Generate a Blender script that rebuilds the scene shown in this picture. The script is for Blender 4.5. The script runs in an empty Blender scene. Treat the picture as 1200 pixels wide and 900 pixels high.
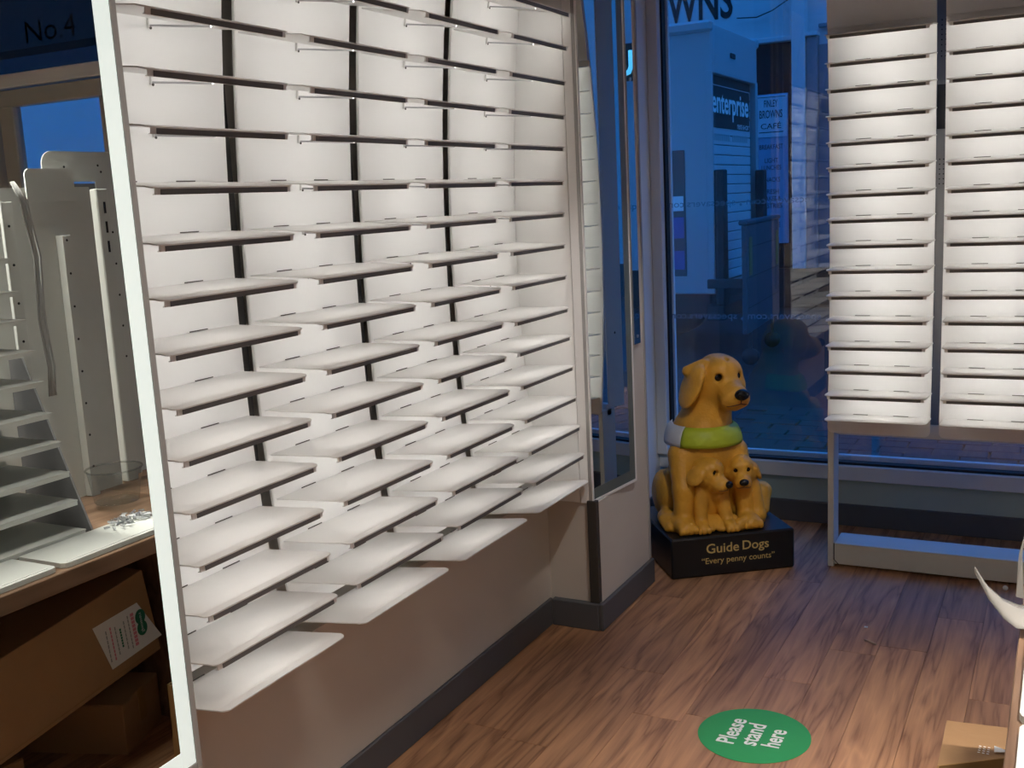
import bpy, bmesh, math, random
import numpy as np
from mathutils import Vector, Matrix, Euler
from mathutils.bvhtree import BVHTree

random.seed(7)
scene = bpy.context.scene
COL = scene.collection

# ------------------------------------------------------------------ camera
cam_d = bpy.data.cameras.new('camera')
cam = bpy.data.objects.new('camera', cam_d)
COL.objects.link(cam)
YAW, PITCH, ROLL = -0.4841, -0.1692, -0.0498
cy, sy, cp, sp, cr, sr = math.cos(YAW), math.sin(YAW), math.cos(PITCH), math.sin(PITCH), math.cos(ROLL), math.sin(ROLL)
fw = Vector((sy*cp, cy*cp, sp)); ri = Vector((cy, -sy, 0)); up = ri.cross(fw)
r2 = cr*ri + sr*up; u2 = -sr*ri + cr*up
M = Matrix((r2, u2, -fw)).transposed().to_4x4()
M.translation = Vector((1.5154, 0.0, 1.536))
cam.matrix_world = M
cam_d.sensor_width = 36.0
cam_d.lens = 36.0*1255.1/1200.0
cam_d.clip_start = 0.02
scene.camera = cam

# ------------------------------------------------------------------ world, exposure
scene.view_settings.view_transform = 'Standard'
scene.view_settings.look = 'None'
scene.view_settings.gamma = 1.0
scene.view_settings.exposure = 0.0
scene.view_settings.use_curve_mapping = False
world = bpy.data.worlds.new('dusk_sky'); scene.world = world
world.use_nodes = True
nt = world.node_tree; nt.nodes.clear()
wo = nt.nodes.new('ShaderNodeOutputWorld'); bg = nt.nodes.new('ShaderNodeBackground')
tc = nt.nodes.new('ShaderNodeTexCoord'); sx_ = nt.nodes.new('ShaderNodeSeparateXYZ'); rp = nt.nodes.new('ShaderNodeValToRGB')
nt.links.new(tc.outputs['Generated'], sx_.inputs[0]); nt.links.new(sx_.outputs['Z'], rp.inputs[0])
rp.color_ramp.elements[0].position = 0.0; rp.color_ramp.elements[0].color = (0.030, 0.225, 0.68, 1)
rp.color_ramp.elements[1].position = 0.8; rp.color_ramp.elements[1].color = (0.018, 0.175, 0.65, 1)
nt.links.new(rp.outputs[0], bg.inputs[0]); bg.inputs[1].default_value = 3.1
nt.links.new(bg.outputs[0], wo.inputs[0])

# ------------------------------------------------------------------ ceiling lights of the shop, plus an added entrance fill
def area_light(name, loc, sx, sy, energy, color, spread, rot=(0, 0, 0)):
    d = bpy.data.lights.new(name, 'AREA'); d.shape = 'RECTANGLE'
    d.size = sx; d.size_y = sy; d.energy = energy; d.color = color; d.spread = math.radians(spread)
    o = bpy.data.objects.new(name, d); COL.objects.link(o)
    o.location = loc; o.rotation_euler = rot
    return o
area_light('ceiling_lamp', (2.25, 1.75, 2.62), 0.7, 0.06, 46, (1.0, 0.94, 0.86), 84)
area_light('ceiling_lamp', (1.0, 1.2, 2.62), 0.4, 1.4, 9.5, (1.0, 0.94, 0.86), 86)
area_light('ceiling_lamp', (2.9, 1.3, 2.62), 0.4, 0.4, 9, (1.0, 0.92, 0.82), 130)  # added fill lamp that brightens the entrance wall and door
sd = bpy.data.lights.new('corner_spot', 'SPOT'); sd.energy = 62; sd.color = (1.0, 0.98, 0.96); sd.spot_size = math.radians(34); sd.spot_blend = 0.7; sd.shadow_soft_size = 0.04
so = bpy.data.objects.new('corner_spot', sd); COL.objects.link(so); so.location = (1.15, 2.35, 2.6)
so.rotation_euler = (Vector((0.02, 3.85, 0.45))-Vector(so.location)).to_track_quat('-Z', 'Y').to_euler()
area_light('ceiling_lamp', (1.4, -0.6, 2.62), 1.2, 1.2, 8, (1.0, 0.93, 0.85), 150)

# ------------------------------------------------------------------ materials
MATS = {}
def mat(name, color, rough=0.5, metal=0.0, spec=0.5, noise=0.0, nscale=30.0, emit=None, estr=0.0, bump=0.0, bscale=80.0, coat=0.0):
    if name in MATS: return MATS[name]
    m = bpy.data.materials.new(name); m.use_nodes = True
    n = m.node_tree.nodes; l = m.node_tree.links
    b = n['Principled BSDF']
    b.inputs['Base Color'].default_value = (*color, 1)
    b.inputs['Roughness'].default_value = rough
    b.inputs['Metallic'].default_value = metal
    b.inputs['Specular IOR Level'].default_value = spec
    if coat: b.inputs['Coat Weight'].default_value = coat
    t = n.new('ShaderNodeTexCoord')
    if noise > 0:
        z = n.new('ShaderNodeTexNoise'); z.inputs['Scale'].default_value = nscale; z.inputs['Detail'].default_value = 4
        l.new(t.outputs['Object'], z.inputs['Vector'])
        mx = n.new('ShaderNodeMix'); mx.data_type = 'RGBA'
        mx.inputs[6].default_value = (*[c*(1-noise) for c in color], 1)
        mx.inputs[7].default_value = (*[min(1, c*(1+noise)) for c in color], 1)
        l.new(z.outputs['Fac'], mx.inputs[0]); l.new(mx.outputs[2], b.inputs['Base Color'])
    if bump > 0:
        z2 = n.new('ShaderNodeTexNoise'); z2.inputs['Scale'].default_value = bscale; z2.inputs['Detail'].default_value = 3
        l.new(t.outputs['Object'], z2.inputs['Vector'])
        bp = n.new('ShaderNodeBump'); bp.inputs['Strength'].default_value = bump; bp.inputs['Distance'].default_value = 0.01
        l.new(z2.outputs['Fac'], bp.inputs['Height']); l.new(bp.outputs['Normal'], b.inputs['Normal'])
    if emit:
        b.inputs['Emission Color'].default_value = (*emit, 1); b.inputs['Emission Strength'].default_value = estr
    MATS[name] = m
    return m

def mat_glass(name, tint=(1, 1, 1), base=0.045, k=0.75):
    m = bpy.data.materials.new(name); m.use_nodes = True
    n = m.node_tree.nodes; l = m.node_tree.links; n.clear()
    o = n.new('ShaderNodeOutputMaterial'); mx = n.new('ShaderNodeMixShader')
    tr = n.new('ShaderNodeBsdfTransparent'); gl = n.new('ShaderNodeBsdfGlossy')
    tr.inputs[0].default_value = (*tint, 1); gl.inputs['Roughness'].default_value = 0.0
    lw = n.new('ShaderNodeLayerWeight'); lw.inputs[0].default_value = 0.5
    pw = n.new('ShaderNodeMath'); pw.operation = 'POWER'; pw.inputs[1].default_value = 4.0
    ml = n.new('ShaderNodeMath'); ml.operation = 'MULTIPLY_ADD'; ml.inputs[1].default_value = k; ml.inputs[2].default_value = base
    l.new(lw.outputs['Facing'], pw.inputs[0]); l.new(pw.outputs[0], ml.inputs[0]); l.new(ml.outputs[0], mx.inputs[0])
    l.new(tr.outputs[0], mx.inputs[1]); l.new(gl.outputs[0], mx.inputs[2]); l.new(mx.outputs[0], o.inputs[0])
    MATS[name] = m
    return m

def mat_wood(name, c_dark, c_mid, c_light, scale=1.0, rough=0.45, axis='Y'):
    """long-grained wood; the grain runs along the object's Y (or X) axis, each object gets its own offset"""
    m = bpy.data.materials.new(name); m.use_nodes = True
    n = m.node_tree.nodes; l = m.node_tree.links; b = n['Principled BSDF']
    t = n.new('ShaderNodeTexCoord'); oi = n.new('ShaderNodeObjectInfo')
    mu = n.new('ShaderNodeMath'); mu.operation = 'MULTIPLY'; mu.inputs[1].default_value = 37.0
    l.new(oi.outputs['Random'], mu.inputs[0])
    cb = n.new('ShaderNodeCombineXYZ'); l.new(mu.outputs[0], cb.inputs[0]); l.new(mu.outputs[0], cb.inputs[1])
    ad = n.new('ShaderNodeVectorMath'); ad.operation = 'ADD'
    l.new(t.outputs['Object'], ad.inputs[0]); l.new(cb.outputs[0], ad.inputs[1])
    mp = n.new('ShaderNodeMapping')
    mp.inputs['Scale'].default_value = (15*scale, 1.5*scale, 6*scale) if axis == 'Y' else (1.1*scale, 10*scale, 10*scale)
    l.new(ad.outputs[0], mp.inputs[0])
    nz = n.new('ShaderNodeTexNoise'); nz.inputs['Scale'].default_value = 1.0; nz.inputs['Detail'].default_value = 2; nz.inputs['Distortion'].default_value = 0.6
    l.new(mp.outputs[0], nz.inputs[0])
    ml = n.new('ShaderNodeMath'); ml.operation = 'MULTIPLY'; ml.inputs[1].default_value = 7.5; l.new(nz.outputs['Fac'], ml.inputs[0])
    fr = n.new('ShaderNodeMath'); fr.operation = 'PINGPONG'; fr.inputs[1].default_value = 1.0; l.new(ml.outputs[0], fr.inputs[0])
    mp2 = n.new('ShaderNodeMapping')
    mp2.inputs['Scale'].default_value = (120*scale, 5*scale, 60*scale) if axis == 'Y' else (5*scale, 120*scale, 120*scale)
    l.new(ad.outputs[0], mp2.inputs[0])
    n2 = n.new('ShaderNodeTexNoise'); n2.inputs['Scale'].default_value = 1.0; n2.inputs['Detail'].default_value = 3; l.new(mp2.outputs[0], n2.inputs[0])
    mx = n.new('ShaderNodeMath'); mx.operation = 'MULTIPLY_ADD'; mx.inputs[1].default_value = 0.45; l.new(fr.outputs[0], mx.inputs[0])
    m3 = n.new('ShaderNodeMath'); m3.operation = 'MULTIPLY'; m3.inputs[1].default_value = 0.55; l.new(n2.outputs['Fac'], m3.inputs[0]); l.new(m3.outputs[0], mx.inputs[2])
    r = n.new('ShaderNodeValToRGB'); e = r.color_ramp.elements
    e[0].position = 0.18; e[0].color = (*c_dark, 1); e[1].position = 0.75; e[1].color = (*c_light, 1)
    k = e.new(0.42); k.color = (*c_mid, 1)
    l.new(mx.outputs[0], r.inputs[0])
    hv = n.new('ShaderNodeHueSaturation'); l.new(r.outputs[0], hv.inputs['Color'])
    vm = n.new('ShaderNodeMath'); vm.operation = 'MULTIPLY_ADD'; vm.inputs[1].default_value = 0.34; vm.inputs[2].default_value = 0.83
    l.new(oi.outputs['Random'], vm.inputs[0]); l.new(vm.outputs[0], hv.inputs['Value'])
    l.new(hv.outputs[0], b.inputs['Base Color'])
    b.inputs['Roughness'].default_value = rough
    bp = n.new('ShaderNodeBump'); bp.inputs['Strength'].default_value = 0.12; bp.inputs['Distance'].default_value = 0.004
    l.new(mx.outputs[0], bp.inputs['Height']); l.new(bp.outputs[0], b.inputs['Normal'])
    MATS[name] = m
    return m

WHITE = mat('white_powder_coat', (0.80, 0.785, 0.77), 0.42, spec=0.35, noise=0.015, nscale=40)
LIT = mat('satin_white_panel', (0.82, 0.81, 0.80), 0.5, spec=0.3, noise=0.02, nscale=5, )
WALL = mat('taupe_paint', (0.58, 0.535, 0.475), 0.75, spec=0.2, noise=0.03, nscale=6, bump=0.04, bscale=160)
SKIRT = mat('charcoal_skirting', (0.10, 0.10, 0.105), 0.5, spec=0.3, noise=0.05, nscale=20)
GREEN_WALL = mat('grey_green_paint', (0.42, 0.50, 0.45), 0.7, spec=0.2, noise=0.03, nscale=8)
DARK = mat('dark_bronze_trim', (0.055, 0.048, 0.042), 0.5, spec=0.3, noise=0.05)
POST = mat('graphite_steel', (0.075, 0.072, 0.070), 0.55, spec=0.3, noise=0.08, nscale=12)
POST2 = mat('mid_grey_steel', (0.20, 0.20, 0.205), 0.5, spec=0.3, noise=0.04, nscale=20)
LED = mat('led_strip', (0.9, 0.9, 0.9), 0.5, emit=(1.0, 0.98, 0.93), estr=19.0, noise=0.01)
TICKET = mat('grey_ticket_strip', (0.15, 0.147, 0.145), 0.45, spec=0.35, noise=0.03)
LED_R = mat('led_strip_small', (0.9, 0.9, 0.9), 0.5, emit=(1.0, 0.98, 0.93), estr=18.5, noise=0.01)
SLOT = mat('slot_shadow_black', (0.10, 0.09, 0.085), 0.8, spec=0.1, noise=0.05)
CHROME = mat('brushed_rod', (0.5, 0.5, 0.52), 0.3, metal=0.9, noise=0.05)
ALU = mat('window_aluminium', (0.70, 0.70, 0.71), 0.45, spec=0.4, noise=0.02, nscale=20)
GASKET = mat('black_gasket', (0.012, 0.012, 0.014), 0.6, noise=0.1)
MIRROR = mat('mirror_silver', (0.67, 0.71, 0.695), 0.0, metal=1.0, noise=0.004, nscale=2)
FRAME_GREY = mat('mirror_edge_grey', (0.36, 0.35, 0.34), 0.5, spec=0.3, noise=0.03)
FROST_ON = mat('frosted_border_lit', (0.8, 0.85, 0.83), 0.4, emit=(0.86, 1.0, 0.96), estr=0.50, noise=0.03, nscale=6)
FROST_OFF = mat('frosted_border_unlit', (0.12, 0.145, 0.14), 0.35, spec=0.4, noise=0.04, nscale=10)
GLASS = mat_glass('window_glass', (0.95, 0.98, 1.0), base=0.12)
CEIL = mat('ceiling_white', (0.75, 0.74, 0.72), 0.8, spec=0.2, noise=0.02)
PLANK = mat_wood('oak_plank_vinyl', (0.19, 0.082, 0.038), (0.37, 0.187, 0.095), (0.50, 0.262, 0.132))
COUNTER_W = mat_wood('walnut_worktop', (0.12, 0.065, 0.035), (0.20, 0.115, 0.068), (0.28, 0.17, 0.105), scale=0.8)
BLACKBOX = mat('black_gloss_plinth', (0.008, 0.009, 0.011), 0.35, spec=0.5, noise=0.2)
GOLD = mat('gold_lettering', (0.62, 0.47, 0.17), 0.5, noise=0.05)
DOG = mat('ochre_painted_resin', (0.68, 0.335, 0.035), 0.42, spec=0.4, noise=0.3, nscale=10, bump=0.25, bscale=90)
EYE = mat('glossy_black', (0.006, 0.005, 0.005), 0.12, noise=0.1)
EYERIM = mat('cream_eye_rim', (0.70, 0.52, 0.26), 0.5, noise=0.05)
LIME = mat('lime_tabard', (0.42, 0.50, 0.02), 0.5, noise=0.1, nscale=20, bump=0.2, bscale=30)
PALE = mat('pale_tabard_end', (0.62, 0.62, 0.60), 0.55, noise=0.05)
MOUTH = mat('dark_brown_line', (0.10, 0.04, 0.015), 0.6, noise=0.1)
STICK = mat('green_vinyl', (0.04, 0.33, 0.105), 0.5, spec=0.3, noise=0.03, nscale=30)
PRINT = mat('white_print', (0.85, 0.86, 0.84), 0.55, noise=0.01)
CARD = mat('brown_cardboard', (0.36, 0.21, 0.105), 0.8, spec=0.15, noise=0.07, nscale=12, bump=0.05, bscale=60)
CARD_IN = mat('cardboard_inner_face', (0.33, 0.19, 0.075), 0.8, spec=0.15, noise=0.07, nscale=12)
PAPER = mat('white_label_paper', (0.80, 0.80, 0.79), 0.6, noise=0.01)
GRN = mat('dark_green_ink', (0.01, 0.17, 0.10), 0.6, noise=0.03)
PINK = mat('pink_ink', (0.72, 0.24, 0.32), 0.6, noise=0.03)
GREYINK = mat('grey_ink', (0.33, 0.36, 0.36), 0.6, noise=0.05)
STEEL = mat('zinc_screw', (0.55, 0.56, 0.58), 0.3, metal=0.9, noise=0.1)
CABLE = mat('grey_cable', (0.42, 0.42, 0.41), 0.6, noise=0.1)
PLAST = mat_glass('clear_plastic', (0.86, 0.88, 0.87), 0.05, 0.3)
OFFWHITE = mat('off_white_steel', (0.62, 0.63, 0.60), 0.5, spec=0.3, noise=0.02)

# ------------------------------------------------------------------ mesh building
class MB:
    def __init__(s): s.v = []; s.f = []
    def add(s, vs, fs):
        b = len(s.v); s.v += [tuple(map(float, p)) for p in vs]; s.f += [tuple(i+b for i in q) for q in fs]; return s
    def box(s, x0, x1, y0, y1, z0, z1, b=0.0, xf=None):
        c = Vector(((x0+x1)/2, (y0+y1)/2, (z0+z1)/2)); h = [abs(x1-x0)/2, abs(y1-y0)/2, abs(z1-z0)/2]
        b = min(b, min(h)*0.9)
        if b <= 0:
            vs = [(c.x+i*h[0], c.y+j*h[1], c.z+k*h[2]) for i in (-1, 1) for j in (-1, 1) for k in (-1, 1)]
            fs = [(0, 1, 3, 2), (4, 6, 7, 5), (0, 4, 5, 1), (2, 3, 7, 6), (0, 2, 6, 4), (1, 5, 7, 3)]
        else:
            vs = []; ix = {}
            for i in (-1, 1):
                for j in (-1, 1):
                    for k in (-1, 1):
                        for a in range(3):
                            o = [h[0]-b, h[1]-b, h[2]-b]; o[a] = h[a]
                            ix[(i, j, k, a)] = len(vs); vs.append((c.x+i*o[0], c.y+j*o[1], c.z+k*o[2]))
            fs = []
            for sg in (-1, 1):
                q = lambda a, p: ix[(*p, a)]
                r = [(sg, -1, -1), (sg, 1, -1), (sg, 1, 1), (sg, -1, 1)]; fs.append(tuple(q(0, p) for p in (r if sg > 0 else r[::-1])))
                r = [(-1, sg, -1), (-1, sg, 1), (1, sg, 1), (1, sg, -1)]; fs.append(tuple(q(1, p) for p in (r if sg > 0 else r[::-1])))
                r = [(-1, -1, sg), (1, -1, sg), (1, 1, sg), (-1, 1, sg)]; fs.append(tuple(q(2, p) for p in (r if sg > 0 else r[::-1])))
            for j in (-1, 1):
                for k in (-1, 1):
                    fs.append((ix[(-1, j, k, 1)], ix[(1, j, k, 1)], ix[(1, j, k, 2)], ix[(-1, j, k, 2)]))
                    fs.append((ix[(j, -1, k, 0)], ix[(j, 1, k, 0)], ix[(j, 1, k, 2)], ix[(j, -1, k, 2)]))
                    fs.append((ix[(j, k, -1, 0)], ix[(j, k, 1, 0)], ix[(j, k, 1, 1)], ix[(j, k, -1, 1)]))
            for i in (-1, 1):
                for j in (-1, 1):
                    for k in (-1, 1): fs.append((ix[(i, j, k, 0)], ix[(i, j, k, 1)], ix[(i, j, k, 2)]))
        if xf is not None: vs = [tuple(xf @ Vector(p)) for p in vs]
        return s.add(vs, fs)
    def prism(s, poly, o, u, v, w):
        """extrude the 2-D polygon (in axes u, v at origin o) along vector w"""
        o, u, v, w = Vector(o), Vector(u), Vector(v), Vector(w); n = len(poly)
        a = [o+u*p[0]+v*p[1] for p in poly]
        return s.add(a+[p+w for p in a], [tuple(range(n))[::-1], tuple(range(n, 2*n))] + [(i, (i+1) % n, n+(i+1) % n, n+i) for i in range(n)])
    def tube(s, pts, r, n=8, caps=True):
        pts = [Vector(p) for p in pts]; rs = r if isinstance(r, (list, tuple)) else [r]*len(pts)
        rings = []
        ref = None
        for i, p in enumerate(pts):
            d = (pts[min(i+1, len(pts)-1)]-pts[max(i-1, 0)]).normalized()
            a = Vector((0, 0, 1)) if abs(d.z) < 0.9 else Vector((1, 0, 0))
            x = d.cross(a).normalized() if ref is None else (ref - d*ref.dot(d)).normalized()
            ref = x; y = d.cross(x)
            rings.append([p+(x*math.cos(2*math.pi*k/n)+y*math.sin(2*math.pi*k/n))*rs[i] for k in range(n)])
        vs = [q for rg in rings for q in rg]; fs = []
        for i in range(len(pts)-1):
            for k in range(n): fs.append((i*n+k, i*n+(k+1) % n, (i+1)*n+(k+1) % n, (i+1)*n+k))
        if caps: fs += [tuple(range(n))[::-1], tuple(range((len(pts)-1)*n, len(pts)*n))]
        return s.add(vs, fs)
    def ball(s, c, r, R=None, nu=14, nv=9):
        r = r if isinstance(r, (list, tuple)) else (r, r, r); vs = []; fs = []; c = Vector(c)
        for i in range(nv+1):
            th = math.pi*i/nv
            for k in range(nu):
                ph = 2*math.pi*k/nu
                p = Vector((r[0]*math.sin(th)*math.cos(ph), r[1]*math.sin(th)*math.sin(ph), r[2]*math.cos(th)))
                if R is not None: p = R @ p
                vs.append(c+p)
        for i in range(nv):
            for k in range(nu): fs.append((i*nu+k, (i+1)*nu+k, (i+1)*nu+(k+1) % nu, i*nu+(k+1) % nu))
        return s.add(vs, fs)
    def shift(s, d):
        s.v = [(p[0]+d[0], p[1]+d[1], p[2]+d[2]) for p in s.v]; return s

def mesh(name, mb, m, smooth=False):
    me = bpy.data.meshes.new(name); me.from_pydata(mb.v, [], mb.f)
    bm = bmesh.new(); bm.from_mesh(me); bmesh.ops.remove_doubles(bm, verts=bm.verts, dist=1e-6)
    bmesh.ops.dissolve_degenerate(bm, edges=bm.edges, dist=1e-7)
    bmesh.ops.recalc_face_normals(bm, faces=bm.faces); bm.to_mesh(me); bm.free()
    me.materials.append(m)
    if smooth:
        me.polygons.foreach_set('use_smooth', [True]*len(me.polygons)); me.update()
    return me
def link(name, data, parent=None):
    o = bpy.data.objects.new(name, data); COL.objects.link(o)
    if parent: o.parent = parent
    return o
def part(name, mb, m, parent, smooth=False, label=None):
    o = link(name, mesh(name, mb, m, smooth), parent)
    if label: o['label'] = label
    return o
def wpart(name, mb, m, root, smooth=False, label=None):
    """a part given in world coordinates under an unrotated root"""
    r = root
    while r.parent: r = r.parent
    return part(name, mb.shift(-r.location), m, root, smooth, label)
def thing(name, label, cat, loc=(0, 0, 0), rotz=0.0, group=None):
    o = link(name, None); o.location = loc; o.rotation_euler = (0, 0, rotz)
    o['label'] = label; o['category'] = cat
    if group: o['group'] = group
    return o
def struct(name, mb, m, parent=None):
    o = link(name, mesh(name, mb, m), parent); o['kind'] = 'structure'; return o
def copy_tree(o, parent=None, kids=None):
    c = o.copy(); COL.objects.link(c); c.parent = parent
    for ch in KIDS.get(o.name, []): copy_tree(ch, c)
    return c
KIDS = {}
def index_kids():
    KIDS.clear()
    for o in scene.objects:
        if o.parent: KIDS.setdefault(o.parent.name, []).append(o)

def text_mb(body, w, h, c, xd, yd, depth=0.0006, bold=0.0, align='C'):
    """lettering as a mesh: w x h box centred at c, reading along xd with its top along yd"""
    cu = bpy.data.curves.new('lettering', 'FONT'); cu.body = body; cu.align_x = 'CENTER'; cu.resolution_u = 3
    cu.offset = bold; cu.space_line = 0.95
    if align == 'L': cu.align_x = 'LEFT'
    to = bpy.data.objects.new('lettering', cu); COL.objects.link(to)
    bpy.context.view_layer.update()
    me = bpy.data.meshes.new_from_object(to.evaluated_get(bpy.context.evaluated_depsgraph_get()))
    vs = [v.co.copy() for v in me.vertices]; fs = [tuple(p.vertices) for p in me.polygons]
    bpy.data.objects.remove(to); bpy.data.curves.remove(cu); bpy.data.meshes.remove(me)
    x0, x1 = min(v.x for v in vs), max(v.x for v in vs); y0, y1 = min(v.y for v in vs), max(v.y for v in vs)
    c, xd, yd = Vector(c), Vector(xd).normalized(), Vector(yd).normalized(); nd = xd.cross(yd)
    sxx = w/(x1-x0); syy = (h/(y1-y0)) if h else sxx
    out = [c + xd*((v.x-(x0+x1)/2)*sxx) + yd*((v.y-(y0+y1)/2)*syy) + nd*depth for v in vs]
    return MB().add(out, fs)
def text_part(name, body, w, h, c, xd, yd, m, parent, **k):
    label = k.pop('label', None)
    mb = text_mb(body, w, h, c, xd, yd, **k)
    me = bpy.data.meshes.new(name); me.from_pydata(mb.v, [], mb.f); me.materials.append(m)
    o = link(name, me, parent)
    if label: o['label'] = label
    return o

# ------------------------------------------------------------------ room shell
YWIN = 4.86
struct('floor', MB().box(-0.6, 3.8, -1.6, 5.0, -0.06, -0.012), DARK)
floor = bpy.data.objects['floor']
pw, pl = 0.150, 1.22
pm = mesh('plank', MB().box(-pw/2+.0004, pw/2-.0004, -pl/2+.0005, pl/2-.0005, -0.011, 0.0, 0.0008), PLANK)
for i in range(20):
    off = random.random()*pl
    x = -0.21 + (i+.5)*pw
    for j in range(5):
        y = 0.2 - off + (j+.5)*pl
        if y - pl/2 > 4.87 or y + pl/2 < 0.6: continue
        o = link('plank', pm, floor); o.location = (x, y, random.uniform(-.0004, 0.0))
struct('ceiling', MB().box(-0.6, 3.8, -1.6, 5.0, 2.66, 2.76), CEIL)
struct('shade_beam', MB().box(-0.3, 2.6, 1.99, 2.15, 2.30, 2.66), CEIL)  # added unseen beam, cuts the lamp light off the floor towards the window
struct('wall_back', MB().box(-0.6, 3.8, -1.7, -1.6, 0, 2.66), WALL)
struct('wall_right', MB().box(3.7, 3.8, -1.6, 3.1, 0, 2.66), WALL)
# left wall: plain lower wall, deeper recess above behind the display panels
struct('wall_left', MB().box(-0.4, -0.135, 1.46, 3.3675, 0.0, 0.50).box(-0.4, -0.30, 1.46, 3.3675, 0.50, 2.66), WALL)
struct('wall_left_near', MB().box(-0.4, 0.392, -1.6, 1.030, 0.0, 2.66).box(-0.4, -0.30, 1.04, 1.46, 0.0, 2.66), WALL)
struct('wall_return', MB().box(-0.30, 0.026, 3.3675, 3.38, 0.0, 2.66), WALL)
struct('wall_pillar', MB().box(-0.30, 0.062, 3.38, 3.87, 0.0, 0.47).box(-0.30, 0.030, 3.38, 3.70, 0.47, 2.66).box(-0.30, 0.062, 3.70, 3.87, 0.47, 2.66), WALL)
struct('trim_1', MB().box(0.0265, 0.0615, 3.352, 3.3795, 0.10, 0.478, 0.002), DARK)
struct('trim_2', MB().box(-0.02, 0.066, 3.868, 3.884, 0.10, 2.66, 0.002), FRAME_GREY)
struct('wall_recess', MB().box(-0.34, -0.24, 3.8705, 4.86, 0.0, 2.66), WHITE)
struct('wall_front', MB().box(-0.34, 2.40, 4.875, 4.97, 0.0, 0.215), GREEN_WALL)
# skirting
struct('baseboard_left', MB().box(-0.135, -0.122, 1.46, 3.352, 0, 0.10, 0.003), SKIRT)
struct('baseboard_return', MB().box(-0.122, 0.0615, 3.340, 3.3675, 0, 0.10, 0.003), SKIRT)
struct('baseboard_pillar', MB().box(0.062, 0.078, 3.345, 3.885, 0, 0.10, 0.003), SKIRT)
struct('baseboard_front', MB().box(-0.24, 2.40, 4.855, 4.875, 0, 0.10, 0.003), SKIRT)
struct('baseboard_recess', MB().box(-0.24, -0.225, 3.885, 4.855, 0, 0.10, 0.003), SKIRT)
# shop window
win = struct('window_1', MB().box(-0.24, 2.40, 4.845, 4.93, 0.215, 0.285, 0.004), ALU)
def wp(name, mb, m):
    return part(name, mb, m, win)
wp('window_jamb', MB().box(-0.24, -0.186, 4.82, 4.93, 0.285, 2.66, 0.004), ALU)
wp('window_head', MB().box(-0.186, 2.40, 4.84, 4.93, 2.58, 2.66, 0.004), ALU)
wp('window_jamb', MB().box(2.32, 2.40, 4.84, 4.93, 0.285, 2.58, 0.004), ALU)
wp('gasket', MB().box(-0.186, -0.176, 4.862, 4.905, 0.285, 2.58).box(-0.176, 2.32, 4.862, 4.905, 0.285, 0.297), GASKET)
wp('sill_bead', MB().box(-0.176, 2.32, 4.907, 4.93, 0.285, 0.32, 0.003).box(-0.178, -0.166, 4.907, 4.93, 0.32, 2.58), ALU)
wp('glass_pane', MB().box(-0.180, 2.325, 4.882, 4.888, 0.29, 2.585), GLASS)
VINYL = bpy.data.materials.new('frosted_vinyl'); VINYL.use_nodes = True
_n = VINYL.node_tree.nodes; _l = VINYL.node_tree.links; _n.clear()
_o = _n.new('ShaderNodeOutputMaterial'); _m = _n.new('ShaderNodeMixShader'); _m.inputs[0].default_value = .55
_t = _n.new('ShaderNodeBsdfTranslucent'); _t.inputs[0].default_value = (.30, .31, .33, 1); _p = _n.new('ShaderNodeBsdfTransparent')
_l.new(_p.outputs[0], _m.inputs[1]); _l.new(_t.outputs[0], _m.inputs[2]); _l.new(_m.outputs[0], _o.inputs[0])
for k in range(-1, 5):
    xs = 0.53+0.385*k
    for zc in (0.948, 1.472):
        text_part('window_lettering', 'specsavers.com', 0.335, 0.032, (xs-0.1675, 4.8895, zc), (-1, 0, 0), (0, 0, 1), VINYL, win, bold=.012)
        mb = MB().ball((xs-0.36, 4.890, zc-.004), (.007, .0008, .007), nu=10, nv=6)
        wp('window_lettering', mb, VINYL)

# recessed shop entrance beyond the right end of the window (seen in the near mirror)
struct('wall_entrance', MB().box(2.40, 2.48, 3.1, 4.97, 0.0, 2.66), WALL)
door = struct('door_1', MB().box(2.48, 3.7, 3.10, 3.16, 2.095, 2.15, 0.004), ALU)
DOORF = mat('bronze_door_frame', (0.42, 0.40, 0.365), 0.5, spec=0.35, noise=0.03)
def dp(name, mb, m): return part(name, mb, m, door)
dp('door_frame', MB().box(2.48, 3.7, 3.11, 3.155, 2.02, 2.088, 0.004).box(2.55, 2.72, 3.11, 3.155, 0, 2.02).box(3.225, 3.31, 3.11, 3.155, 0, 2.02, 0.004).box(2.72, 3.225, 3.11, 3.155, 0, 0.12, 0.004), DOORF)
dp('door_post', MB().box(3.33, 3.42, 3.09, 3.17, 0, 2.09, 0.004).box(2.48, 2.55, 3.09, 3.17, 0, 2.09, 0.004), DOORF)
dp('glass_pane', MB().box(2.72, 3.225, 3.13, 3.136, 0.12, 2.02), GLASS)
dp('transom_pane', MB().box(2.48, 3.7, 3.125, 3.131, 2.15, 2.66), mat_glass('smoked_transom', (.22, .25, .27)))
dp('side_pane', MB().box(3.42, 3.7, 3.125, 3.131, 0.0, 2.095), GLASS)
text_part('transom_lettering', 'No.4   B', 0.50, 0.085, (2.87, 3.133, 2.305), (-1, 0, 0), (0, 0, 1), GASKET, door)

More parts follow.
